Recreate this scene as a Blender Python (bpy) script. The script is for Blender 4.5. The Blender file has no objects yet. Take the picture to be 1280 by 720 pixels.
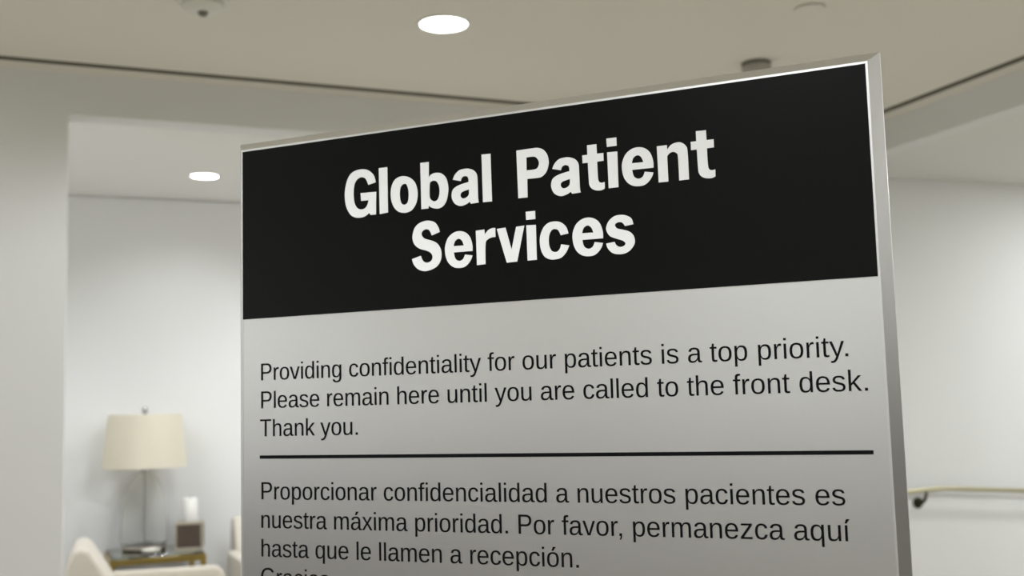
import bpy, bmesh, math, random
from mathutils import Vector, Matrix
R = math.radians
sc = bpy.context.scene
random.seed(4)

# ------------------------------------------------------------------ camera
EYE = 1.42
cam_d = bpy.data.cameras.new('camera'); cam = bpy.data.objects.new('camera', cam_d)
sc.collection.objects.link(cam); sc.camera = cam
cam_d.sensor_width = 36.0; cam_d.lens = 1413.14 / 1280 * 36
cam_d.clip_start = 0.02
PITCH, ROLL = 0.104575, -0.026939
cp, sp, cr, sr = math.cos(PITCH), math.sin(PITCH), math.cos(ROLL), math.sin(ROLL)
Rv, Uv, Fv = Vector((1, 0, 0)), Vector((0, -sp, cp)), Vector((0, cp, sp))
R2, U2 = Rv * cr + Uv * sr, Uv * cr - Rv * sr
cam.matrix_world = Matrix(((R2.x, U2.x, -Fv.x, 0), (R2.y, U2.y, -Fv.y, 0), (R2.z, U2.z, -Fv.z, EYE), (0, 0, 0, 1)))
cam_d.dof.use_dof = True
cam_d.dof.focus_distance = 1.05
cam_d.dof.aperture_fstop = 7.6

# ------------------------------------------------------------------ view, world, room lights and added fills
sc.view_settings.view_transform = 'Standard'; sc.view_settings.look = 'None'
sc.view_settings.gamma = 1.0; sc.view_settings.use_curve_mapping = False
sc.view_settings.exposure = 0.45
try:
    sc.cycles.use_denoising = True
    sc.cycles.max_bounces = 14; sc.cycles.diffuse_bounces = 8; sc.cycles.transmission_bounces = 10
    sc.cycles.sample_clamp_indirect = 6.0; sc.cycles.caustics_refractive = False; sc.cycles.caustics_reflective = False
except Exception:
    pass
w = bpy.data.worlds.new('world'); sc.world = w; w.use_nodes = True
w.node_tree.nodes['Background'].inputs[0].default_value = (0.9, 0.95, 1.0, 1)
w.node_tree.nodes['Background'].inputs[1].default_value = 0.05

def spot(name, loc, watts, angle=120, blend=0.6, col=(0.938, 0.972, 1), rad=0.07, aim=None):
    d = bpy.data.lights.new(name, 'SPOT'); d.energy = watts; d.spot_size = R(angle); d.spot_blend = blend
    d.color = col; d.shadow_soft_size = rad
    o = bpy.data.objects.new(name, d); o.location = loc
    if aim is not None:
        o.rotation_euler = (Vector(aim) - Vector(loc)).to_track_quat('-Z', 'Y').to_euler()
    sc.collection.objects.link(o); return o
def area(name, loc, watts, size, aim, col=(1, 1, 1), size_y=None):
    d = bpy.data.lights.new(name, 'AREA'); d.energy = watts; d.color = col
    d.shape = 'RECTANGLE' if size_y else 'DISK'; d.size = size
    if size_y: d.size_y = size_y
    o = bpy.data.objects.new(name, d); o.location = loc
    o.rotation_euler = (Vector(aim) - Vector(loc)).to_track_quat('-Z', 'Y').to_euler()
    sc.collection.objects.link(o); return o

H = 2.75            # lobby ceiling
HC = 2.62           # corridor ceiling
# the two lobby walls meet at K;  u runs along NA (through the left wall), v along NB (through the right wall)
K = Vector((1.701, 5.714, 0)); NA = Vector((-0.3949, 0.9187, 0)); NB = Vector((0.936, 0.352, 0))
det = NA.x * NB.y - NA.y * NB.x
def uv(u, v, z=0.0):
    return Vector((K.x + (u * NB.y - v * NA.y) / det, K.y + (NA.x * v - NB.x * u) / det, z))
P1, P2 = 62, 11
for u, v, e in ((-3.2, -5.0, 140), (-4.6, -4.25, 185), (-6.2, -5.0, 150), (-7.0, -2.46, 160), (-8.6, -4.9, 130)):
    spot('unseen_ceiling_lamp', uv(u, v, H - .02), e, 130, .6)
spot('unseen_ceiling_lamp', uv(-2.6, -1.2, H - .02), 42, 168, .35)  # added out of view to brighten the header over the corridor opening
spot('added_wall_spot', uv(-1.5, -5.1, H - .02), 28, 100, .9, aim=uv(0, -4.7, 1.3))  # added spot, brightens the pillar beside the alcove
spot('added_wall_spot', uv(-6.1, -1.4, H - .02), 120, 80, .8, aim=uv(-6.1, 0, 2.3))  # added spot, gives the sign's right bevel a bright wall to reflect
spot('unseen_alcove_lamp', uv(1.6, -2.1, H - .02), 50, 150, .7, rad=.12)
spot('unseen_alcove_lamp', uv(.7, -4.2, H - .02), 92, 165, .6, rad=.5)  # soft fill added out of view to even out the alcove
spot('unseen_alcove_lamp', uv(.7, -1.3, H - .02), 92, 165, .6, rad=.5)  # second soft alcove fill, likewise added
area('corridor_fill', uv(-3.4, 1.7, HC - .01), 60, .9, uv(-3.4, 1.7, 0), (.938, .972, 1), 1.4)  # unseen fill light added to lift the corridor evenly
area('corridor_lamp', (3.71, 5.66, HC - .01), 14, .25, (3.71, 5.66, 0), (.938, .972, 1))


# ------------------------------------------------------------------ materials
def mat(name, col, rough=0.6, metal=0.0, spec=0.5, noise=0.0, nscale=30.0, bump=0.0, bscale=120.0, trans=0.0, ior=1.45, emit=None, estr=0.0, coat=0.0, sheen=0.0):
    m = bpy.data.materials.new(name); m.use_nodes = True
    nt = m.node_tree; b = nt.nodes['Principled BSDF']; L = nt.links
    b.inputs['Base Color'].default_value = (*col, 1); b.inputs['Roughness'].default_value = rough
    b.inputs['Metallic'].default_value = metal; b.inputs['Specular IOR Level'].default_value = spec
    b.inputs['Transmission Weight'].default_value = trans; b.inputs['IOR'].default_value = ior
    b.inputs['Coat Weight'].default_value = coat; b.inputs['Sheen Weight'].default_value = sheen
    if emit: b.inputs['Emission Color'].default_value = (*emit, 1); b.inputs['Emission Strength'].default_value = estr
    if noise or bump:
        tc = nt.nodes.new('ShaderNodeTexCoord')
    if noise:
        n = nt.nodes.new('ShaderNodeTexNoise'); n.inputs['Scale'].default_value = nscale; n.inputs['Detail'].default_value = 3
        L.new(tc.outputs['Object'], n.inputs['Vector'])
        r = nt.nodes.new('ShaderNodeValToRGB')
        r.color_ramp.elements[0].color = (*[max(0, c * (1 - noise)) for c in col], 1)
        r.color_ramp.elements[1].color = (*[min(1, c * (1 + noise)) for c in col], 1)
        L.new(n.outputs['Fac'], r.inputs['Fac']); L.new(r.outputs['Color'], b.inputs['Base Color'])
    if bump:
        n2 = nt.nodes.new('ShaderNodeTexNoise'); n2.inputs['Scale'].default_value = bscale
        L.new(tc.outputs['Object'], n2.inputs['Vector'])
        bp = nt.nodes.new('ShaderNodeBump'); bp.inputs['Strength'].default_value = bump; bp.inputs['Distance'].default_value = 0.002
        L.new(n2.outputs['Fac'], bp.inputs['Height']); L.new(bp.outputs['Normal'], b.inputs['Normal'])
    return m
M = {}
M['wall'] = mat('wall_paint', (.80, .80, .795), .75, noise=.012, nscale=3, bump=.08)
M['wall2'] = mat('corridor_paint', (.80, .80, .79), .75, noise=.012, nscale=3, bump=.08)
M['ceiling'] = mat('ceiling_paint', (.80, .775, .705), .85, noise=.012, nscale=2, bump=.06)
M['ceiling2'] = mat('alcove_ceiling_paint', (.80, .79, .76), .85, noise=.01, nscale=2, bump=.06)
M['ceiling3'] = mat('corridor_ceiling_paint', (.78, .78, .75), .85, noise=.01, nscale=2, bump=.06)
M['floor'] = mat('carpet', (.39, .363, .30), .95, noise=.15, nscale=60, bump=.5, bscale=400)
M['gap'] = mat('dark_gap', (.10, .088, .06), .85)
M['reveal'] = mat('reveal_paint', (.70, .69, .66), .8)
M['silver'] = mat('brushed_silver', (.74, .74, .735), .33, metal=1.0, noise=.01, nscale=200)
M['frame'] = mat('aluminium', (.76, .755, .75), .36, metal=1.0)
M['black'] = mat('black_vinyl', (.002, .0023, .002), .3, spec=.17)
M['white_vinyl'] = mat('white_vinyl', (.80, .80, .80), .6)
M['ink'] = mat('black_ink', (.004, .004, .0045), .5, spec=.08)
M['plastic_white'] = mat('white_enamel', (.8, .8, .78), .4)
M['plastic'] = mat('detector_plastic', (.76, .75, .70), .45)
M['plastic_dim'] = mat('detector_cover', (.58, .56, .51), .5)
M['plastic_dark'] = mat('dark_plastic', (.20, .185, .16), .5)
M['lens'] = mat('lit_lens', (1, 1, 1), .5, emit=(1, .98, .95), estr=6.0)
M['table_glass'] = mat('green_tinted_glass', (.80, .92, .87), .02, trans=1.0, ior=1.5)
M['brass'] = mat('satin_brass', (.48, .36, .12), .3, metal=1.0, noise=.05)
M['brass_rail'] = mat('pale_brass', (.50, .46, .30), .38, metal=.75)
M['bronze'] = mat('dark_bronze', (.045, .045, .02), .45, metal=.6)
M['foot'] = mat('champagne_foot', (.60, .53, .46), .4, metal=.3)
M['lamp_glass'] = mat('seeded_glass', (.985, .985, .965), .18, trans=1.0, ior=1.10)
M['nickel'] = mat('brushed_nickel', (.45, .44, .45), .35, metal=.9)
M['added_panel'] = mat('added_dark_panel', (.05, .038, .03), .5, noise=.3, nscale=8)  # for the unseen panels added as dark reflections in the sign
M['plastic_beige'] = mat('beige_plastic', (.40, .38, .33), .5)
M['pale_nickel'] = mat('pale_nickel', (.8, .8, .78), .4, metal=.3)
M['shade'] = mat('linen_shade', (.84, .80, .69), .9, noise=.03, nscale=150, bump=.2, bscale=500)
nt = M['shade'].node_tree                      # thin linen lets some light through
tl = nt.nodes.new('ShaderNodeBsdfTranslucent'); tl.inputs['Color'].default_value = (.95, .92, .83, 1)
mx = nt.nodes.new('ShaderNodeMixShader'); mx.inputs['Fac'].default_value = .38
nt.links.new(nt.nodes['Principled BSDF'].outputs['BSDF'], mx.inputs[1]); nt.links.new(tl.outputs['BSDF'], mx.inputs[2])
nt.links.new(mx.outputs['Shader'], nt.nodes['Material Output'].inputs['Surface'])
M['dark_wood'] = mat('dark_wood', (.085, .06, .045), .5, noise=.3, nscale=25)
M['champagne'] = mat('champagne_metal', (.62, .57, .47), .35, metal=.8)
M['wax'] = mat('white_wax', (.88, .87, .84), .45)
M['item_white'] = mat('smooth_white', (.86, .83, .76), .3)
M['linen'] = mat('cream_linen', (.62, .57, .49), .95, noise=.04, nscale=120, bump=.3, bscale=400, sheen=.2)


# ------------------------------------------------------------------ mesh helpers
class MB:
    def __init__(s): s.bm = bmesh.new()
    def poly_prism(s, pts, z0, z1):
        n = len(pts); a = [s.bm.verts.new((p[0], p[1], z0)) for p in pts]; b = [s.bm.verts.new((p[0], p[1], z1)) for p in pts]
        s.bm.faces.new(a[::-1]); s.bm.faces.new(b)
        for i in range(n): s.bm.faces.new((a[i], a[(i + 1) % n], b[(i + 1) % n], b[i]))
        return s
    def box(s, x0, x1, y0, y1, z0, z1): return s.poly_prism([(x0, y0), (x1, y0), (x1, y1), (x0, y1)], z0, z1)
    def wall(s, u0, u1, v0, v1, z0, z1): return s.poly_prism([uv(u0, v0), uv(u1, v0), uv(u1, v1), uv(u0, v1)], z0, z1)
    def loft(s, rings, cap=True, close=True):
        rr = [[s.bm.verts.new(p) for p in r] for r in rings]
        n = len(rr[0])
        for i in range(len(rr) - 1):
            for j in range(n if close else n - 1):
                s.bm.faces.new((rr[i][j], rr[i][(j + 1) % n], rr[i + 1][(j + 1) % n], rr[i + 1][j]))
        if cap: s.bm.faces.new(rr[0][::-1]); s.bm.faces.new(rr[-1])
        return s
    def lathe(s, prof, seg=40, c=(0, 0), cap=True):
        rings = [[(c[0] + r * math.cos(2 * math.pi * j / seg), c[1] + r * math.sin(2 * math.pi * j / seg), z) for j in range(seg)] for r, z in prof]
        return s.loft(rings, cap)
    def tube(s, pts, r, seg=14):
        pts = [Vector(p) for p in pts]; rings = []
        for i, p in enumerate(pts):
            t = (pts[min(i + 1, len(pts) - 1)] - pts[max(i - 1, 0)]).normalized()
            up = Vector((0, 0, 1)) if abs(t.z) < 0.95 else Vector((0, 1, 0))
            x = t.cross(up).normalized(); y = t.cross(x).normalized()
            rad = r[i] if isinstance(r, (list, tuple)) else r
            rings.append([p + (x * math.cos(2 * math.pi * j / seg) + y * math.sin(2 * math.pi * j / seg)) * rad for j in range(seg)])
        return s.loft(rings)
    def build(s, name, m, parent=None, bevel=0.0, smooth=False, seg=3, subsurf=0):
        bmesh.ops.recalc_face_normals(s.bm, faces=s.bm.faces)
        me = bpy.data.meshes.new(name); s.bm.to_mesh(me); s.bm.free()
        o = bpy.data.objects.new(name, me); sc.collection.objects.link(o)
        if m: me.materials.append(m)
        if parent: o.parent = parent
        if smooth:
            for p in me.polygons: p.use_smooth = True
            if hasattr(me, 'set_sharp_from_angle'): me.set_sharp_from_angle(angle=R(35))
        if bevel:
            bv = o.modifiers.new('bevel', 'BEVEL'); bv.width = bevel; bv.segments = seg; bv.limit_method = 'ANGLE'; bv.angle_limit = R(40)
        if subsurf:
            ss = o.modifiers.new('subsurf', 'SUBSURF'); ss.levels = subsurf; ss.render_levels = subsurf
        return o
def thing(name, label, cat, loc=(0, 0, 0), rz=0.0, group=None):
    o = bpy.data.objects.new(name, None); sc.collection.objects.link(o)
    o.location = loc; o.rotation_euler = (0, 0, rz); o.empty_display_size = 0.1
    return tag(o, label, cat, group)
def tag(o, label, cat, group=None):
    o['label'] = label; o['category'] = cat
    if group: o['group'] = group
    return o
def struct(o): o['kind'] = 'structure'; return o

# ------------------------------------------------------------------ the setting
JAMB = -3.687; ALC = -4.9          # left jamb of the alcove opening, far left end of the alcove
LEFT, BACK = -6.0, -9.5            # lobby's left side wall (v) and the wall behind the photographer (u)
DEEP = 2.57                        # back wall of the alcove (u)
struct(MB().wall(BACK, 3.2, LEFT - .2, 5.0, -0.1, 0).build('floor', M['floor']))
s0, s1 = -0.146, -0.092            # edges of the shadow gap around the lobby ceiling
struct(MB().poly_prism([uv(BACK, LEFT), uv(s0, LEFT), uv(s0, s0), uv(BACK, s0)], H, H + .03).build('ceiling', M['ceiling']))
struct(MB().poly_prism([uv(s1, LEFT), uv(s1, s1), uv(BACK, s1), uv(BACK, 0.1), uv(0.1, 0.1), uv(0.1, LEFT)], H, H + .03).build('ceiling_border', M['ceiling']))
# dark channels of the two shadow gaps
def channel(name, a0, a1, b0, b1):
    m = MB()
    m.wall(a0, a1, b0, b1, H + .0015, H + .03)
    return struct(m.build(name, M['gap']))
channel('trim_1', s0, s1, LEFT, s1)
channel('trim_2', BACK, s0, s0, s1)
# wall with the alcove opening: pillar, header, pier in one wall
m = MB()
m.wall(0, .12, LEFT, JAMB, 0, H); m.wall(0, .12, JAMB, -1.5, 2.585, H); m.wall(0, .12, -1.5, 0, 0, H)
struct(m.build('wall_left', M['wall']))
# wall with the corridor opening
m = MB()
m.wall(-.12, .12, 0, .10, 0, H); m.wall(-5.2, -.12, 0, .10, 2.605, H); m.wall(BACK, -5.2, 0, .10, 0, H)
struct(m.build('wall_right', M['wall']))
struct(MB().wall(BACK - .1, BACK, LEFT, .1, 0, H).build('wall_rear', M['wall']))
struct(MB().wall(BACK, .12, LEFT - .1, LEFT, 0, H).build('wall_side', M['wall']))
# alcove
struct(MB().wall(.12, 2.72, ALC - .1, -.7, H, H + .03).build('ceiling_alcove', M['ceiling2']))
m = MB(); m.wall(DEEP, DEEP + .1, ALC - .1, -.7, 0, 2.745)
struct(m.build('wall_alcove', M['wall']))
struct(MB().wall(DEEP + .05, DEEP + .1, ALC - .1, -.7, 2.745, H).build('trim_3', M['reveal']))
struct(MB().wall(.12, DEEP, ALC - .1, ALC, 0, H).build('wall_alcove_left', M['wall']))
struct(MB().wall(.12, DEEP, -.8, -.7, 0, H).build('wall_alcove_right', M['wall']))
# corridor to the right: far wall with the handrail runs on its own slightly turned line
FD = Vector((0.943, 0.333, 0)); FN = Vector((0.333, -0.943, 0)); F0 = Vector((2.243, 6.205, 0))
p0, p1 = F0 - FD * .75, F0 + FD * 3.2
struct(MB().poly_prism([p0, p1, p1 - FN * .1, p0 - FN * .1], 0, HC + .02).build('wall_corridor', M['wall2']))
c0 = uv(-5.3, .10); c1 = uv(-5.3, 3.4); c2 = p1 - FN * .1; c3 = p0 - FN * .1; c4 = uv(.12, .10)
struct(MB().poly_prism([c0, c1, c2, c3, c4], HC, HC + .03).build('ceiling_corridor', M['ceiling3']))
struct(MB().poly_prism([c1, c2, c2 + NB * .1, c1 + NB * .1], 0, HC).build('wall_corridor_end', M['wall2']))
struct(MB().poly_prism([uv(-5.4, .1), uv(-5.3, .1), uv(-5.3, 3.4), uv(-5.4, 3.4)], 0, HC).build('wall_corridor_near', M['wall2']))
for i, (u0, u1, v0, v1) in enumerate([(-.012, 0, LEFT, JAMB), (DEEP - .012, DEEP, ALC, -.8)]):
    struct(MB().wall(u0, u1, v0, v1, 0, .1).build(['baseboard_left', 'baseboard_alcove'][i], M['wall']))

# unseen dark panels added along lobby and corridor walls for the sign to reflect
struct(MB().wall(BACK, -1.2, LEFT, LEFT + .05, 0, 1.30).build('added_panel_4', M['added_panel']))
struct(MB().wall(BACK, BACK + .05, LEFT, 0, 0, 1.22).build('added_panel_5', M['added_panel']))
struct(MB().wall(BACK + .05, -5.2, -.05, 0, 0, 1.62).build('added_panel_7', M['added_panel']))
struct(MB().poly_prism([c1, c2, c2 - NB * .04, c1 - NB * .04], 0, 1.16).build('added_panel_6', M['added_panel']))

# ------------------------------------------------------------------ lettering
GL = {
'P': "M1258 985Q1258 785 1127.5 667Q997 549 773 549H359V0H168V1409H761Q998 1409 1128 1298Q1258 1187 1258 985ZM1066 983Q1066 1256 738 1256H359V700H746Q1066 700 1066 983Z",
'T': "M720 1253V0H530V1253H46V1409H1204V1253Z",
'G': "M103 711Q103 1054 287 1242Q471 1430 804 1430Q1038 1430 1184 1351Q1330 1272 1409 1098L1227 1044Q1167 1164 1061.5 1219Q956 1274 799 1274Q555 1274 426 1126.5Q297 979 297 711Q297 444 434 289.5Q571 135 813 135Q951 135 1070.5 177Q1190 219 1264 291V545H843V705H1440V219Q1328 105 1165.5 42.5Q1003 -20 813 -20Q592 -20 432 68Q272 156 187.5 321.5Q103 487 103 711Z",
'a': "M414 -20Q251 -20 169 66Q87 152 87 302Q87 470 197.5 560Q308 650 554 656L797 660V719Q797 851 741 908Q685 965 565 965Q444 965 389 924Q334 883 323 793L135 810Q181 1102 569 1102Q773 1102 876 1008.5Q979 915 979 738V272Q979 192 1000 151.5Q1021 111 1080 111Q1106 111 1139 118V6Q1071 -10 1000 -10Q900 -10 854.5 42.5Q809 95 803 207H797Q728 83 636.5 31.5Q545 -20 414 -20ZM455 115Q554 115 631 160Q708 205 752.5 283.5Q797 362 797 445V534L600 530Q473 528 407.5 504Q342 480 307 430Q272 380 272 299Q272 211 319.5 163Q367 115 455 115Z",
'c': "M275 546Q275 330 343 226Q411 122 548 122Q644 122 708.5 174Q773 226 788 334L970 322Q949 166 837 73Q725 -20 553 -20Q326 -20 206.5 123.5Q87 267 87 542Q87 815 207 958.5Q327 1102 551 1102Q717 1102 826.5 1016Q936 930 964 779L779 765Q765 855 708 908Q651 961 546 961Q403 961 339 866Q275 771 275 546Z",
'd': "M821 174Q771 70 688.5 25Q606 -20 484 -20Q279 -20 182.5 118Q86 256 86 536Q86 1102 484 1102Q607 1102 689 1057Q771 1012 821 914H823L821 1035V1484H1001V223Q1001 54 1007 0H835Q832 16 828.5 74Q825 132 825 174ZM275 542Q275 315 335 217Q395 119 530 119Q683 119 752 225Q821 331 821 554Q821 769 752 869Q683 969 532 969Q396 969 335.5 868.5Q275 768 275 542Z",
'e': "M276 503Q276 317 353 216Q430 115 578 115Q695 115 765.5 162Q836 209 861 281L1019 236Q922 -20 578 -20Q338 -20 212.5 123Q87 266 87 548Q87 816 212.5 959Q338 1102 571 1102Q1048 1102 1048 527V503ZM862 641Q847 812 775 890.5Q703 969 568 969Q437 969 360.5 881.5Q284 794 278 641Z",
'f': "M361 951V0H181V951H29V1082H181V1204Q181 1352 246 1417Q311 1482 445 1482Q520 1482 572 1470V1333Q527 1341 492 1341Q423 1341 392 1306Q361 1271 361 1179V1082H572V951Z",
'g': "M548 -425Q371 -425 266 -355.5Q161 -286 131 -158L312 -132Q330 -207 391.5 -247.5Q453 -288 553 -288Q822 -288 822 27V201H820Q769 97 680 44.5Q591 -8 472 -8Q273 -8 179.5 124Q86 256 86 539Q86 826 186.5 962.5Q287 1099 492 1099Q607 1099 691.5 1046.5Q776 994 822 897H824Q824 927 828 1001Q832 1075 836 1082H1007Q1001 1028 1001 858V31Q1001 -425 548 -425ZM822 541Q822 673 786 768.5Q750 864 684.5 914.5Q619 965 536 965Q398 965 335 865Q272 765 272 541Q272 319 331 222Q390 125 533 125Q618 125 684 175Q750 225 786 318.5Q822 412 822 541Z",
'h': "M317 897Q375 1003 456.5 1052.5Q538 1102 663 1102Q839 1102 922.5 1014.5Q1006 927 1006 721V0H825V686Q825 800 804 855.5Q783 911 735 937Q687 963 602 963Q475 963 398.5 875Q322 787 322 638V0H142V1484H322V1098Q322 1037 318.5 972Q315 907 314 897Z",
'i': "M137 1312V1484H317V1312ZM137 0V1082H317V0Z",
'k': "M816 0L450 494L318 385V0H138V1484H318V557L793 1082H1004L565 617L1027 0Z",
'l': "M138 0V1484H318V0Z",
'm': "M768 0V686Q768 843 725 903Q682 963 570 963Q455 963 388 875Q321 787 321 627V0H142V851Q142 1040 136 1082H306Q307 1077 308 1055Q309 1033 310.5 1004.5Q312 976 314 897H317Q375 1012 450 1057Q525 1102 633 1102Q756 1102 827.5 1053Q899 1004 927 897H930Q986 1006 1065.5 1054Q1145 1102 1258 1102Q1422 1102 1496.5 1013Q1571 924 1571 721V0H1393V686Q1393 843 1350 903Q1307 963 1195 963Q1077 963 1011.5 875.5Q946 788 946 627V0Z",
'n': "M825 0V686Q825 793 804 852Q783 911 737 937Q691 963 602 963Q472 963 397 874Q322 785 322 627V0H142V851Q142 1040 136 1082H306Q307 1077 308 1055Q309 1033 310.5 1004.5Q312 976 314 897H317Q379 1009 460.5 1055.5Q542 1102 663 1102Q841 1102 923.5 1013.5Q1006 925 1006 721V0Z",
'o': "M1053 542Q1053 258 928 119Q803 -20 565 -20Q328 -20 207 124.5Q86 269 86 542Q86 1102 571 1102Q819 1102 936 965.5Q1053 829 1053 542ZM864 542Q864 766 797.5 867.5Q731 969 574 969Q416 969 345.5 865.5Q275 762 275 542Q275 328 344.5 220.5Q414 113 563 113Q725 113 794.5 217Q864 321 864 542Z",
'p': "M1053 546Q1053 -20 655 -20Q405 -20 319 168H314Q318 160 318 -2V-425H138V861Q138 1028 132 1082H306Q307 1078 309 1053.5Q311 1029 313.5 978Q316 927 316 908H320Q368 1008 447 1054.5Q526 1101 655 1101Q855 1101 954 967Q1053 833 1053 546ZM864 542Q864 768 803 865Q742 962 609 962Q502 962 441.5 917Q381 872 349.5 776.5Q318 681 318 528Q318 315 386 214Q454 113 607 113Q741 113 802.5 211.5Q864 310 864 542Z",
'q': "M484 -20Q278 -20 182 119Q86 258 86 536Q86 1102 484 1102Q607 1102 687.5 1058.5Q768 1015 821 914H823Q823 944 827 1018.5Q831 1093 835 1096H1008Q1001 1037 1001 801V-425H821V14L825 178H823Q769 71 690 25.5Q611 -20 484 -20ZM821 554Q821 765 752 867Q683 969 532 969Q395 969 335 867Q275 765 275 542Q275 315 335.5 217Q396 119 530 119Q683 119 752 228Q821 337 821 554Z",
'r': "M142 0V830Q142 944 136 1082H306Q314 898 314 861H318Q361 1000 417 1051Q473 1102 575 1102Q611 1102 648 1092V927Q612 937 552 937Q440 937 381 840.5Q322 744 322 564V0Z",
's': "M950 299Q950 146 834.5 63Q719 -20 511 -20Q309 -20 199.5 46.5Q90 113 57 254L216 285Q239 198 311 157.5Q383 117 511 117Q648 117 711.5 159Q775 201 775 285Q775 349 731 389Q687 429 589 455L460 489Q305 529 239.5 567.5Q174 606 137 661Q100 716 100 796Q100 944 205.5 1021.5Q311 1099 513 1099Q692 1099 797.5 1036Q903 973 931 834L769 814Q754 886 688.5 924.5Q623 963 513 963Q391 963 333 926Q275 889 275 814Q275 768 299 738Q323 708 370 687Q417 666 568 629Q711 593 774 562.5Q837 532 873.5 495Q910 458 930 409.5Q950 361 950 299Z",
't': "M554 8Q465 -16 372 -16Q156 -16 156 229V951H31V1082H163L216 1324H336V1082H536V951H336V268Q336 190 361.5 158.5Q387 127 450 127Q486 127 554 141Z",
'u': "M314 1082V396Q314 289 335 230Q356 171 402 145Q448 119 537 119Q667 119 742 208Q817 297 817 455V1082H997V231Q997 42 1003 0H833Q832 5 831 27Q830 49 828.5 77.5Q827 106 825 185H822Q760 73 678.5 26.5Q597 -20 476 -20Q298 -20 215.5 68.5Q133 157 133 361V1082Z",
'v': "M613 0H400L7 1082H199L437 378Q450 338 506 141L541 258L580 376L826 1082H1017Z",
'x': "M801 0L510 444L217 0H23L408 556L41 1082H240L510 661L778 1082H979L612 558L1002 0Z",
'y': "M191 -425Q117 -425 67 -414V-279Q105 -285 151 -285Q319 -285 417 -38L434 5L5 1082H197L425 484Q430 470 437 450.5Q444 431 482 320Q520 209 523 196L593 393L830 1082H1020L604 0Q537 -173 479 -257.5Q421 -342 350.5 -383.5Q280 -425 191 -425Z",
'z': "M83 0V137L688 943H117V1082H901V945L295 139H922V0Z",
'.': "M187 0V205H391V0Z",
',': "M385 205V51Q385 -55 366 -126Q347 -197 307 -262H184Q278 -126 278 0H190V205Z",
}
ADV = dict(zip(" acdefghiklmnopqrstuvxyz.,PTG", (569, 1139, 1024, 1139, 1139, 569, 1139, 1139, 455, 1024, 455, 1706, 1139, 1139, 1139, 1139, 682, 1024, 569, 1139, 1024, 1024, 1024, 1024, 569, 569, 1366, 1251, 1593)))
KERN = {('y', '.'): -152, ('r', ','): -113}
ACC = {'á': ('a', 569), 'ó': ('o', 569), 'í': ('i', 227)}
import re
def glyph(ch):
    """closed contours of a glyph in em units"""
    base, ax = ACC.get(ch, (ch, None))
    out = []; cur = None; x = y = 0.0
    for cmd, args in re.findall(r'([MLHVQZ])([^MLHVQZ]*)', GL[base]):
        n = [float(t) for t in args.split()]
        if cmd == 'M': cur = [(n[0], n[1])]; out.append(cur); x, y = n
        elif cmd == 'L': x, y = n; cur.append((x, y))
        elif cmd == 'H': x = n[0]; cur.append((x, y))
        elif cmd == 'V': y = n[0]; cur.append((x, y))
        elif cmd == 'Q':
            a, b, c, d = n
            for k in range(1, 6):
                t = k / 5; cur.append(((1 - t) ** 2 * x + 2 * t * (1 - t) * a + t * t * c, (1 - t) ** 2 * y + 2 * t * (1 - t) * b + t * t * d))
            x, y = c, d
    if ax is not None:
        if base == 'i': out = out[1:]
        out.append([(ax - 95, 1200), (ax + 20, 1497), (ax + 262, 1497), (ax + 50, 1200)])
    ky = 1466 / 1409 if base in 'PTG' else 1.0
    res = []
    for c in out:
        if math.hypot(c[0][0] - c[-1][0], c[0][1] - c[-1][1]) < 1: c = c[:-1]
        res.append([(px / 2048, py * ky / 2048) for px, py in c])
    return res
def line_contours(text, X, Y):
    out = []; pen = 0.0
    for i, ch in enumerate(text):
        b = ACC.get(ch, (ch,))[0]
        if ch != ' ': out += [[(X + pen / 2048 + px, Y + py) for px, py in c] for c in glyph(ch)]
        pen += ADV[b] + (KERN.get((ch, text[i + 1]), 0) if i + 1 < len(text) else 0)
    return out
def smooth(c, n=5):
    """trace with flagged corners -> dense outline (Catmull-Rom between the corners)"""
    out = []; N = len(c)
    for i in range(N):
        p1, p2 = c[i], c[(i + 1) % N]
        p0 = c[i - 1] if not p1[2] else p1
        p3 = c[(i + 2) % N] if not p2[2] else p2
        out.append((p1[0], p1[1]))
        if p1[2] and p2[2]: continue
        for k in range(1, n):
            t = k / n
            out.append(tuple(0.5 * (2 * p1[d] + (p2[d] - p0[d]) * t + (2 * p0[d] - 5 * p1[d] + 4 * p2[d] - p3[d]) * t * t + (3 * p1[d] - p0[d] - 3 * p2[d] + p3[d]) * t ** 3) for d in (0, 1)))
    return out
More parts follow.
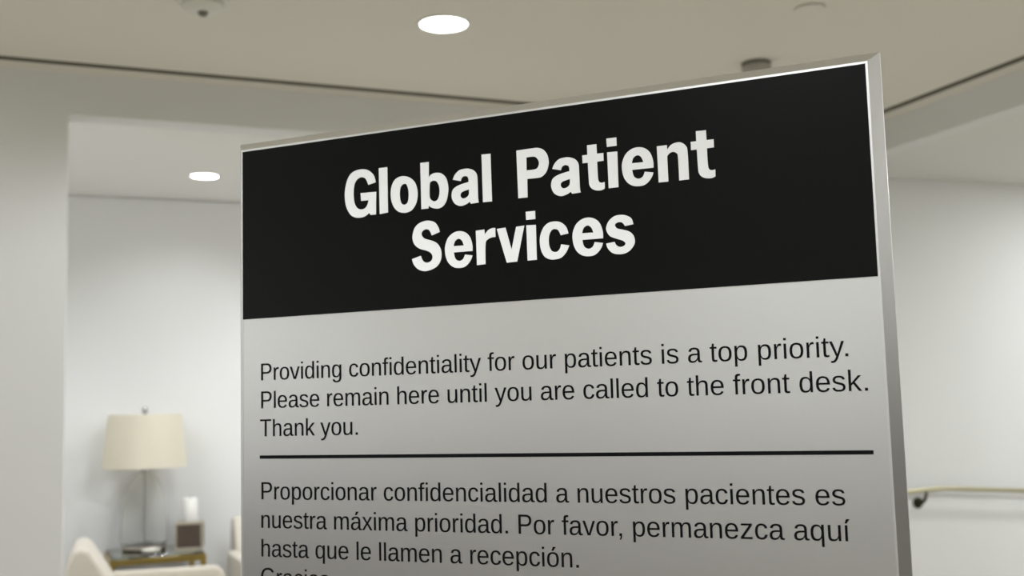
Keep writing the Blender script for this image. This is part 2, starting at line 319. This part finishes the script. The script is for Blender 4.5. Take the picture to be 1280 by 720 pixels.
TITLE = {
'G': [[(5.898,7.965,1),(5.83,8.216,0),(5.689,8.4,0),(5.498,8.527,0),(5.257,8.583,0),(4.965,8.565,0),(4.695,8.446,0),(4.52,8.189,0),(4.417,7.839,0),(4.389,7.545,0),(4.423,7.202,0),(4.518,6.939,0),(4.671,6.714,0),(4.888,6.588,0),(5.106,6.555,0),(5.348,6.587,0),(5.566,6.713,1),(5.622,6.624,1),(5.885,6.616,1),(5.911,7.566,1),(5.16,7.584,1),(5.184,7.254,1),(5.541,7.247,1),(5.49,7.076,0),(5.377,6.94,0),(5.183,6.896,0),(4.991,6.978,0),(4.872,7.179,0),(4.828,7.458,0),(4.832,7.732,0),(4.884,8.002,0),(5.009,8.179,0),(5.204,8.251,0),(5.396,8.179,0),(5.49,8.022,0),(5.537,7.89,1)]],
'l1': [[(6.051,8.536,1),(6.456,8.537,1),(6.46,6.648,1),(6.066,6.615,1)]],
'o': [[(7.249,8.074,0),(7.526,7.969,0),(7.754,7.738,0),(7.853,7.378,0),(7.833,7.071,0),(7.745,6.834,0),(7.579,6.644,0),(7.359,6.563,0),(7.126,6.572,0),(6.894,6.669,0),(6.71,6.894,0),(6.612,7.194,0),(6.603,7.486,0),(6.655,7.731,0),(6.8,7.965,0),(7.014,8.067,0)], [(7.266,7.757,0),(7.38,7.654,0),(7.436,7.4,0),(7.431,7.153,0),(7.367,6.953,0),(7.226,6.893,0),(7.087,6.981,0),(7.031,7.235,0),(7.036,7.483,0),(7.101,7.684,0)]],
'b': [[(8.002,8.537,1),(8.393,8.533,1),(8.379,7.898,1),(8.496,8.008,0),(8.725,8.052,0),(8.974,7.984,0),(9.172,7.771,0),(9.254,7.416,0),(9.24,7.174,0),(9.165,6.877,0),(9.011,6.669,0),(8.806,6.587,0),(8.625,6.605,0),(8.466,6.661,0),(8.354,6.745,1),(8.329,6.629,1),(8.013,6.635,1)], [(8.419,7.627,0),(8.49,7.722,0),(8.604,7.742,0),(8.74,7.682,0),(8.836,7.501,0),(8.857,7.254,0),(8.816,7.054,0),(8.723,6.921,0),(8.586,6.902,0),(8.451,6.989,0),(8.399,7.137,0)]],
'a': [[(9.463,7.686,1),(9.558,7.871,0),(9.74,8.026,0),(9.965,8.07,0),(10.187,8.053,0),(10.406,7.96,0),(10.534,7.784,0),(10.559,7.56,0),(10.566,6.997,0),(10.573,6.776,0),(10.596,6.653,1),(10.248,6.636,1),(10.188,6.722,1),(10.062,6.646,0),(9.861,6.593,0),(9.706,6.609,0),(9.529,6.711,0),(9.422,6.891,0),(9.395,7.077,0),(9.453,7.273,0),(9.59,7.381,0),(9.816,7.458,0),(10.164,7.522,1),(10.163,7.643,0),(10.112,7.738,0),(9.98,7.776,0),(9.867,7.716,0),(9.819,7.591,1)], [(10.174,7.219,1),(10.16,7.019,0),(10.069,6.919,0),(9.935,6.88,0),(9.838,6.918,0),(9.787,7.016,0),(9.83,7.121,0),(9.942,7.17,0)]],
'l2': [[(10.761,8.557,1),(11.155,8.547,1),(11.172,6.636,1),(10.776,6.644,1)]],
'P': [[(12.27,8.539,1),(12.929,8.548,0),(13.161,8.544,0),(13.389,8.454,0),(13.55,8.257,0),(13.614,8.034,0),(13.607,7.819,0),(13.507,7.556,0),(13.314,7.393,0),(13.124,7.363,0),(12.703,7.369,1),(12.693,6.642,1),(12.299,6.65,1)], [(12.686,8.22,1),(12.982,8.218,0),(13.128,8.141,0),(13.207,7.983,0),(13.194,7.846,0),(13.115,7.737,0),(12.966,7.703,0),(12.683,7.707,1)]],
't': [[(15.208,8.4,1),(15.583,8.393,1),(15.59,8.026,1),(15.85,8.026,1),(15.851,7.726,1),(15.591,7.721,1),(15.603,7.094,0),(15.65,6.936,0),(15.748,6.898,0),(15.86,6.913,1),(15.859,6.665,1),(15.738,6.613,0),(15.538,6.622,0),(15.36,6.698,0),(15.257,6.843,0),(15.232,7.057,0),(15.216,7.722,1),(15.002,7.723,1),(15,8.029,1),(15.207,8.028,1)]],
'i': [[(15.988,8.561,1),(16.385,8.558,1),(16.39,8.239,1),(15.998,8.239,1)], [(15.999,8.03,1),(16.404,8.016,1),(16.4,6.657,1),(16.013,6.655,1)]],
'e': [[(17.785,7.242,1),(17.782,7.493,0),(17.688,7.797,0),(17.503,7.995,0),(17.248,8.08,0),(16.986,8.048,0),(16.74,7.887,0),(16.599,7.628,0),(16.559,7.379,0),(16.6,7.079,0),(16.721,6.834,0),(16.91,6.675,0),(17.124,6.615,0),(17.383,6.625,0),(17.58,6.742,0),(17.716,6.915,0),(17.773,7.067,1),(17.446,7.129,1),(17.375,6.973,0),(17.265,6.901,0),(17.136,6.907,0),(17.01,7.013,0),(16.955,7.25,1)], [(16.952,7.504,1),(17.015,7.686,0),(17.127,7.77,0),(17.235,7.766,0),(17.339,7.67,0),(17.405,7.494,1)]],
'n': [[(17.941,8.027,1),(18.328,8.026,1),(18.333,7.854,1),(18.483,8.015,0),(18.697,8.081,0),(18.884,8.05,0),(19.045,7.906,0),(19.097,7.672,0),(19.107,6.661,1),(18.74,6.659,1),(18.728,7.529,0),(18.68,7.68,0),(18.556,7.745,0),(18.429,7.718,0),(18.323,7.618,1),(18.329,6.662,1),(17.961,6.668,1)]],
'S': [[(8.829,5.631,1),(8.766,5.84,0),(8.612,6.036,0),(8.386,6.126,0),(8.135,6.133,0),(7.858,6.044,0),(7.669,5.856,0),(7.58,5.557,0),(7.612,5.33,0),(7.724,5.157,0),(7.928,5.018,0),(8.223,4.921,0),(8.403,4.817,0),(8.477,4.67,0),(8.442,4.531,0),(8.327,4.451,0),(8.168,4.451,0),(8.033,4.543,0),(7.945,4.74,1),(7.538,4.634,1),(7.617,4.412,0),(7.797,4.216,0),(8.024,4.118,0),(8.252,4.109,0),(8.571,4.198,0),(8.778,4.364,0),(8.883,4.618,0),(8.867,4.901,0),(8.728,5.155,0),(8.505,5.295,0),(8.188,5.403,0),(8.053,5.496,0),(8,5.623,0),(8.058,5.74,0),(8.197,5.797,0),(8.333,5.757,0),(8.412,5.648,0),(8.464,5.521,1)]],
'r': [[(10.431,5.538,1),(10.803,5.557,1),(10.82,5.356,1),(10.954,5.503,0),(11.13,5.575,0),(11.281,5.573,1),(11.28,5.217,1),(11.12,5.211,0),(10.945,5.147,0),(10.844,4.977,0),(10.823,4.18,1),(10.448,4.165,1)]],
'v': [[(11.343,5.529,1),(11.717,5.549,1),(11.955,4.666,1),(12.173,5.539,1),(12.521,5.556,1),(12.18,4.178,1),(11.735,4.168,1)]],
'c': [[(14.337,5.089,1),(14.254,5.343,0),(14.053,5.534,0),(13.8,5.601,0),(13.52,5.562,0),(13.304,5.385,0),(13.167,5.069,0),(13.153,4.764,0),(13.205,4.499,0),(13.338,4.27,0),(13.544,4.159,0),(13.752,4.138,0),(14.007,4.183,0),(14.221,4.373,0),(14.358,4.629,1),(14.025,4.7,1),(13.973,4.544,0),(13.878,4.444,0),(13.761,4.423,0),(13.624,4.486,0),(13.538,4.689,0),(13.523,4.951,0),(13.577,5.164,0),(13.674,5.286,0),(13.791,5.306,0),(13.927,5.242,0),(14.023,5.047,1)]],
's': [[(16.925,5.208,1),(16.859,5.425,0),(16.688,5.547,0),(16.47,5.601,0),(16.204,5.58,0),(15.976,5.422,0),(15.855,5.177,0),(15.893,4.982,0),(16.02,4.822,0),(16.26,4.717,0),(16.477,4.634,0),(16.583,4.541,0),(16.567,4.458,0),(16.446,4.405,0),(16.336,4.414,0),(16.229,4.486,0),(16.167,4.61,1),(15.833,4.574,1),(15.892,4.387,0),(16.063,4.203,0),(16.281,4.135,0),(16.546,4.143,0),(16.769,4.252,0),(16.929,4.449,0),(16.958,4.615,0),(16.9,4.809,0),(16.753,4.949,0),(16.536,5.031,0),(16.297,5.103,0),(16.22,5.187,0),(16.215,5.272,0),(16.328,5.334,0),(16.46,5.322,0),(16.545,5.251,0),(16.594,5.166,1)]],
}
TITLE_COPIES = [('a', 4.294, -0.04), ('t', 4.227, 0.008), ('i', -3.396, -2.473), ('e', -7.515, -2.495), ('e', -2.065, -2.458)]

EM = 0.025; ZB = EYE + 1.3988 * EM         # text em and the height of the first English baseline
def sx(X): return (X - 12.33) * EM
def sz(Y): return ZB + Y * EM
def lettering(name, contours, m, parent, y, depth):
    cu = bpy.data.curves.new(name, 'CURVE'); cu.dimensions = '2D'; cu.fill_mode = 'BOTH'; cu.extrude = depth / 2
    for c in contours:
        s = cu.splines.new('POLY'); s.points.add(len(c) - 1); s.use_cyclic_u = True
        for p, (X, Y) in zip(s.points, c): p.co = (sx(X), sz(Y), 0, 1)
    tmp = bpy.data.objects.new('tmp', cu); sc.collection.objects.link(tmp)
    dg = bpy.context.evaluated_depsgraph_get(); dg.update()
    me = bpy.data.meshes.new_from_object(tmp.evaluated_get(dg)); me.name = name
    bpy.data.objects.remove(tmp); bpy.data.curves.remove(cu)
    for v in me.vertices: v.co = (v.co.x, y - v.co.z, v.co.y)     # stand the lettering up on the sign's face
    me.materials.clear(); me.materials.append(m)
    o = bpy.data.objects.new(name, me); sc.collection.objects.link(o); o.parent = parent
    return o

# ------------------------------------------------------------------ the sign
YAW = -0.42033
O = Vector((-10.88179 * EM, 48.37078 * EM, 0)); DX = Vector((math.cos(YAW), math.sin(YAW), 0))
base = O + DX * (12.33 * EM)
sign = thing('information_sign', 'tall silver floor sign with black header reading Global Patient Services', 'sign', base, YAW)
xl, xr, zt, zb = sx(-0.86), sx(25.47), sz(10.03), 0.05
MB().box(xl, xr, 0.0004, .0145, zb, zt).build('panel', M['silver'], sign)
MB().box(xl, xr, -.0002, .0004, sz(2.655), zt).build('header_panel', M['black'], sign)
LIP, BW, BD, DP = .09 * EM, .37 * EM, .437 * EM, .015
prof = [(0, 0), (LIP, 0), (LIP + BW, BD), (LIP + BW, DP), (0, DP)]
corner = {'tl': (xl, zt, -1, 1), 'tr': (xr, zt, 1, 1), 'br': (xr, zb, 1, -1), 'bl': (xl, zb, -1, -1)}
def rail(a, b):
    rings = []
    for k in (a, b):
        x, z, ox, oz = corner[k]; rings.append([(x + ox * o, y, z + oz * o) for o, y in prof])
    return MB().loft(rings)
for a, b in (('tl', 'tr'), ('tr', 'br'), ('br', 'bl'), ('bl', 'tl')):
    rail(a, b).build('frame_rail', M['frame'], sign, bevel=.00012, seg=1)
MB().box(-.34, .34, -.12, .18, 0, .012).build('base_plate', M['frame'], sign, bevel=.003)
for x in (-.22, .22): MB().box(x - .03, x + .03, .002, .013, .012, zb - .011).build('foot', M['frame'], sign)
cont = [smooth(c) for g in TITLE.values() for c in g]
for g, dx, dy in TITLE_COPIES: cont += [[(x + dx, y + dy) for x, y in smooth(c)] for c in TITLE[g]]
o = lettering('title_lettering', cont, M['white_vinyl'], sign, -.0004, .0004); o['label'] = 'white bold lettering reading Global Patient Services'
LS, GAP = 1.18318, 5.00104
en = ["Providing confidentiality for our patients is a top priority.", "Please remain here until you are called to the front desk.", "Thank you."]
es = ["Proporcionar confidencialidad a nuestros pacientes es", "nuestra máxima prioridad. Por favor, permanezca aquí", "hasta que le llamen a recepción.", "Gracias."]
cont = []
for i, t in enumerate(en): cont += line_contours(t, 0, -LS * i)
o = lettering('english_text', cont, M['ink'], sign, .0002, .0004); o['label'] = 'black English text in three lines'
cont = []
for i, t in enumerate(es): cont += line_contours(t, 0, -GAP - LS * i)
o = lettering('spanish_text', cont, M['ink'], sign, .0002, .0004); o['label'] = 'black Spanish text below the dividing line'
o = MB().box(sx(0), sx(24.985), 0, .0004, sz(-3.238 - .07), sz(-3.238 + .07)).build('divider_line', M['ink'], sign); o['label'] = 'thin black line between the two texts'

# ------------------------------------------------------------------ ceiling fittings
def downlight(loc, label, watts, r=.083, angle=125, blend=.55, aimed=None):
    t = thing('recessed_downlight', label, 'ceiling light', loc)
    m = MB(); m.lathe([(r + .012, .004), (r + .012, -.003), (r + .002, -.004), (r - .002, .0)], cap=False); m.build('trim_ring', M['plastic_white'], t, smooth=True)
    MB().lathe([(r, -.0015), (r, .003)]).build('lens', M['lens'], t)
    l = spot('downlight_lamp', (0, 0, -.02), watts, angle, blend, rad=r * .9); l.parent = t
    return t
downlight((-.213, 3.815, H), 'larger bright round downlight in the lobby ceiling above the sign', P1, angle=168, blend=.35)
downlight((-1.703, 6.224, H), 'smaller bright round downlight in the alcove ceiling left of the sign', P2, r=.075, angle=150, blend=.5)

t = thing('smoke_detector', 'white round ceiling detector at the top edge left of the large downlight', 'smoke detector', (-.968, 3.515, H), R(20))
MB().lathe([(.086, .002), (.086, -.010), (.080, -.014), (.07, -.014)]).build('mounting_base', M['plastic'], t, smooth=True)
MB().lathe([(.062, -.012), (.062, -.026)]).build('sensor_slot', M['plastic_dim'], t, smooth=True)
MB().lathe([(.068, -.024), (.066, -.030), (.052, -.040), (.02, -.044)]).build('cover', M['plastic'], t, smooth=True)
MB().lathe([(.016, -.043), (.015, -.052), (.007, -.058)]).build('indicator', M['plastic_dark'], t, smooth=True)

t = thing('smoke_detector', 'beige ceiling detector peeking over the top edge of the sign', 'smoke detector', (.992, 4.37, H), R(-8))
MB().lathe([(.058, .002), (.058, -.008), (.052, -.012)]).build('mounting_base', M['plastic_dark'], t, smooth=True)
MB().lathe([(.05, -.011), (.058, -.016), (.056, -.040), (.046, -.050), (.02, -.053)]).build('cover', M['plastic_beige'], t, smooth=True)

sp_ = thing('sprinkler_cover', 'flat round sprinkler cover plate in the ceiling above the right end of sign', 'sprinkler', (1.046, 3.755, H))
MB().lathe([(.046, .0), (.046, -.005)]).build('collar', M['gap'], sp_, smooth=True)
MB().lathe([(.052, -.004), (.052, -.0055), (.049, -.0065)]).build('cover_plate', M['ceiling'], sp_, smooth=True)

# ------------------------------------------------------------------ alcove furniture
AA = math.atan2(0.395, 0.919)             # the alcove's long direction
TZ = 0.66                                 # height of the glass table top
tb0 = uv(1.80, 0) ; 
def al(s, u, z=0.0):                      # s along the alcove wall from K, u away from the lobby
    return Vector((K.x + .9187 * s + NA.x * u, K.y + .3949 * s + NA.y * u, z))
table = thing("side_table", "brass framed glass side table against the white alcove wall", "table", al(-3.14, 2.27), AA)
tw, td = .255, .25
MB().box(-tw + .012, tw - .012, -td + .012, td - .012, TZ - .012, TZ).build('glass_top', M['table_glass'], table, bevel=.001, seg=1)
m = MB()
for y in (-td, td - .03): m.box(-tw, tw, y, y + .03, TZ - .045, TZ - .012)
for x in (-tw, tw - .03): m.box(x, x + .03, -td + .03, td - .03, TZ - .045, TZ - .012)
m.build('top_frame', M['brass'], table, bevel=.002)
for x in (-tw, tw - .03):
    for y in (-td, td - .03): MB().box(x, x + .03, y, y + .03, 0, TZ - .045).build('leg', M['brass'], table, bevel=.002)
for y in (-td, td - .03): MB().box(-tw + .03, tw - .03, y + .005, y + .025, .12, .14).build('stretcher', M['brass'], table, bevel=.002)
MB().box(-tw + .005, tw - .005, -td + .03, td - .03, .14, .152).build('lower_shelf', M['table_glass'], table)

lamp = thing('table_lamp', 'table lamp with cream drum shade and clear glass bell base', 'lamp', (-2.150, 6.60, TZ), AA)
MB().lathe([(.122, .012), (.124, .016), (.124, .026), (.112, .031), (.03, .032)], seg=56).build('foot', M['foot'], lamp, smooth=True)
MB().lathe([(.116, 0), (.118, .002), (.118, .012), (.1, .0125)], seg=56).build('foot_ring', M['bronze'], lamp, smooth=True)
outer = [(.120, .032), (.131, .045), (.133, .08), (.130, .14), (.124, .22), (.116, .29), (.102, .35), (.080, .395), (.052, .425), (.030, .438), (.022, .447)]
inner = [(r - .003, z) for r, z in outer[::-1]]; inner[-1] = (.112, .036)
MB().lathe(outer + inner, seg=56).build('glass_body', M['lamp_glass'], lamp, smooth=True)
MB().lathe([(.004, .034), (.004, .46)], seg=16).build('stem', M['pale_nickel'], lamp, smooth=True)
MB().lathe([(.026, .443), (.026, .455), (.016, .462), (.016, .49), (.02, .495), (.02, .515), (.012, .52), (.012, .54)], seg=24).build('socket', M['nickel'], lamp, smooth=True)
ro = [(.236, .468), (.203, .772)]; ri = [(.199, .772), (.232, .468)]
m = MB(); seg = 64
rings = [[(r * math.cos(2 * math.pi * j / seg), r * math.sin(2 * math.pi * j / seg), z) for j in range(seg)] for r, z in (ro[0], ro[1], ri[0], ri[1], ro[0])]
rr = [[m.bm.verts.new(p) for p in r] for r in rings[:4]]; rr.append(rr[0])
for i in range(4):
    for j in range(seg): m.bm.faces.new((rr[i][j], rr[i][(j + 1) % seg], rr[i + 1][(j + 1) % seg], rr[i + 1][j]))
shade = m.build('lamp_shade', M['shade'], lamp, smooth=True)
m = MB()
for k in range(3):
    a = 2 * math.pi * k / 3; m.tube([(0, 0, .764), (.199 * math.cos(a), .199 * math.sin(a), .768)], .0025, 8)
for sgn in (-1, 1): m.tube([(sgn * .012, 0, .535), (sgn * .045, 0, .60), (sgn * .045, 0, .68), (sgn * .004, 0, .765)], .0025, 8)
m.build('harp', M['nickel'], lamp, smooth=True)
MB().lathe([(.006, .760), (.006, .775), (.014, .781), (.017, .797), (.012, .813), (.004, .817)], seg=24).build('finial', M['nickel'], lamp, smooth=True)

hold = thing('candle_holder', 'square dark wood candle holder with pale metal edges right of lamp', 'candle holder', (-1.888, 6.60, TZ), AA + R(-12))
s = .070
MB().box(-s, s, -s, s, .012, .142).build('block', M['dark_wood'], hold, bevel=.002)
m = MB()
for z0, z1 in ((0, .014), (.142, .156)): m.box(-s - .006, s + .006, -s - .006, s + .006, z0, z1)
for x in (-s - .006, s - .004):
    for y in (-s - .006, s - .004): m.box(x, x + .010, y, y + .010, .014, .142)
m.build('edge_frame', M['champagne'], hold, bevel=.001)
c = thing('candle', 'white pillar candle standing on the dark square candle holder', 'candle', (-1.888, 6.60, TZ + .156))
MB().lathe([(.040, 0), (.042, .004), (.042, .125), (.038, .131), (.012, .127)], seg=32).build('wax', M['wax'], c, smooth=True)
MB().tube([(0, 0, .126), (.001, 0, .136), (.004, 0, .144)], .0015, 8).build('wick', M['plastic_dark'], c)
item = thing('small_item', 'small white dish on the glass table in front of lamp foot', 'item', (-2.045, 6.40, TZ))  # rounded form put in for a blurred pale spot on the glass
MB().lathe([(.03, 0), (.034, .003), (.050, .016), (.054, .026), (.050, .026), (.044, .014), (.02, .008)], seg=32).build('item_body', M['item_white'], item, smooth=True)

def armchair(label, loc, rz):
    """upholstered armchair facing local +x, origin on the floor at its middle"""
    t = thing('armchair', label, 'armchair', loc, rz, None)
    D, Wd = .36, .33
    MB().box(-D + .06, D, -Wd + .085, Wd - .085, .16, .32).build('seat_base', M['linen'], t, bevel=.02)
    MB().box(-D + .17, D + .01, -Wd + .088, Wd - .088, .322, .45).build('seat_cushion', M['linen'], t, bevel=.04, seg=5, smooth=True)
    # reclined back, extruded across the chair
    pr = [(-D, .16), (-D + .24, .16), (-D + .225, .50), (-D + .17, .65), (-D + .075, .795), (-D + .04, .812), (-D, .80), (-D - .035, .71), (-D - .035, .5)]
    m = MB(); m.loft([[(x, y, z) for x, z in pr] for y in (-Wd + .05, Wd - .05)])
    m.build('backrest', M['linen'], t, bevel=.022, seg=4, smooth=True)
    for sgn in (-1, 1):
        y0, y1 = sorted((sgn * Wd, sgn * (Wd - .082)))
        pa = [(-D + .165, .16), (D, .16), (D + .005, .595), (D - .03, .628), (-D + .155, .632)]
        m = MB(); m.loft([[(x, y, z) for x, z in pa] for y in (y0, y1)])
        m.build('armrest', M['linen'], t, bevel=.02, seg=4, smooth=True)
    for x in (-D + .09, D - .05):
        for y in (-Wd + .06, Wd - .06):
            MB().lathe([(.014, 0), (.022, .16)], seg=16, c=(x, y)).build('leg', M['dark_wood'], t, smooth=True)
    return t
HSC = 1.025
def tall(t):
    t.scale = (1, 1, HSC); return t
tall(armchair('cream armchair facing right in front of the brass side table', (-1.78, 5.60, 0), R(20)))
tall(armchair('cream armchair right of the side table, half hidden behind the sign', al(-2.43, 1.90), math.atan2(-.9187, .3949)))


# ------------------------------------------------------------------ handrail on the corridor wall
hr = thing('handrail', 'slim brass handrail on a dark bracket along the white corridor wall', 'handrail', F0 + FN * .0)
hr.rotation_euler = (0, 0, math.atan2(FD.y, FD.x))
# local x along the wall, -y out of the wall
HB = F0
def hl(x, y, z): return Vector((x, -y, z))
HRP = [(-.50, .911), (-.186, .918), (-.04, .9225), (.03, .9225), (.10, .917), (.553, .884), (2.2, .764)]
MB().tube([hl(x, .075, z) for x, z in HRP], .0125, 16).build('rail', M['brass_rail'], hr, smooth=True)
def bracket(x, zr):
    b = MB().lathe([(.0, 0)] and [(.030, .0), (.030, .006), (.022, .012)], seg=24).build('wall_plate', M['bronze'], hr, smooth=True)
    b.rotation_euler = (R(90), 0, 0); b.location = (x, 0, zr - .07)
    MB().tube([hl(x, .010, zr - .07), hl(x, .035, zr - .068), hl(x, .06, zr - .05), hl(x, .073, zr - .025), hl(x, .075, zr - .008)], [.013, .011, .009, .008, .008], 12).build('bracket_arm', M['bronze'], hr, smooth=True)
bracket(-.10, .918)
bracket(1.40, .822)
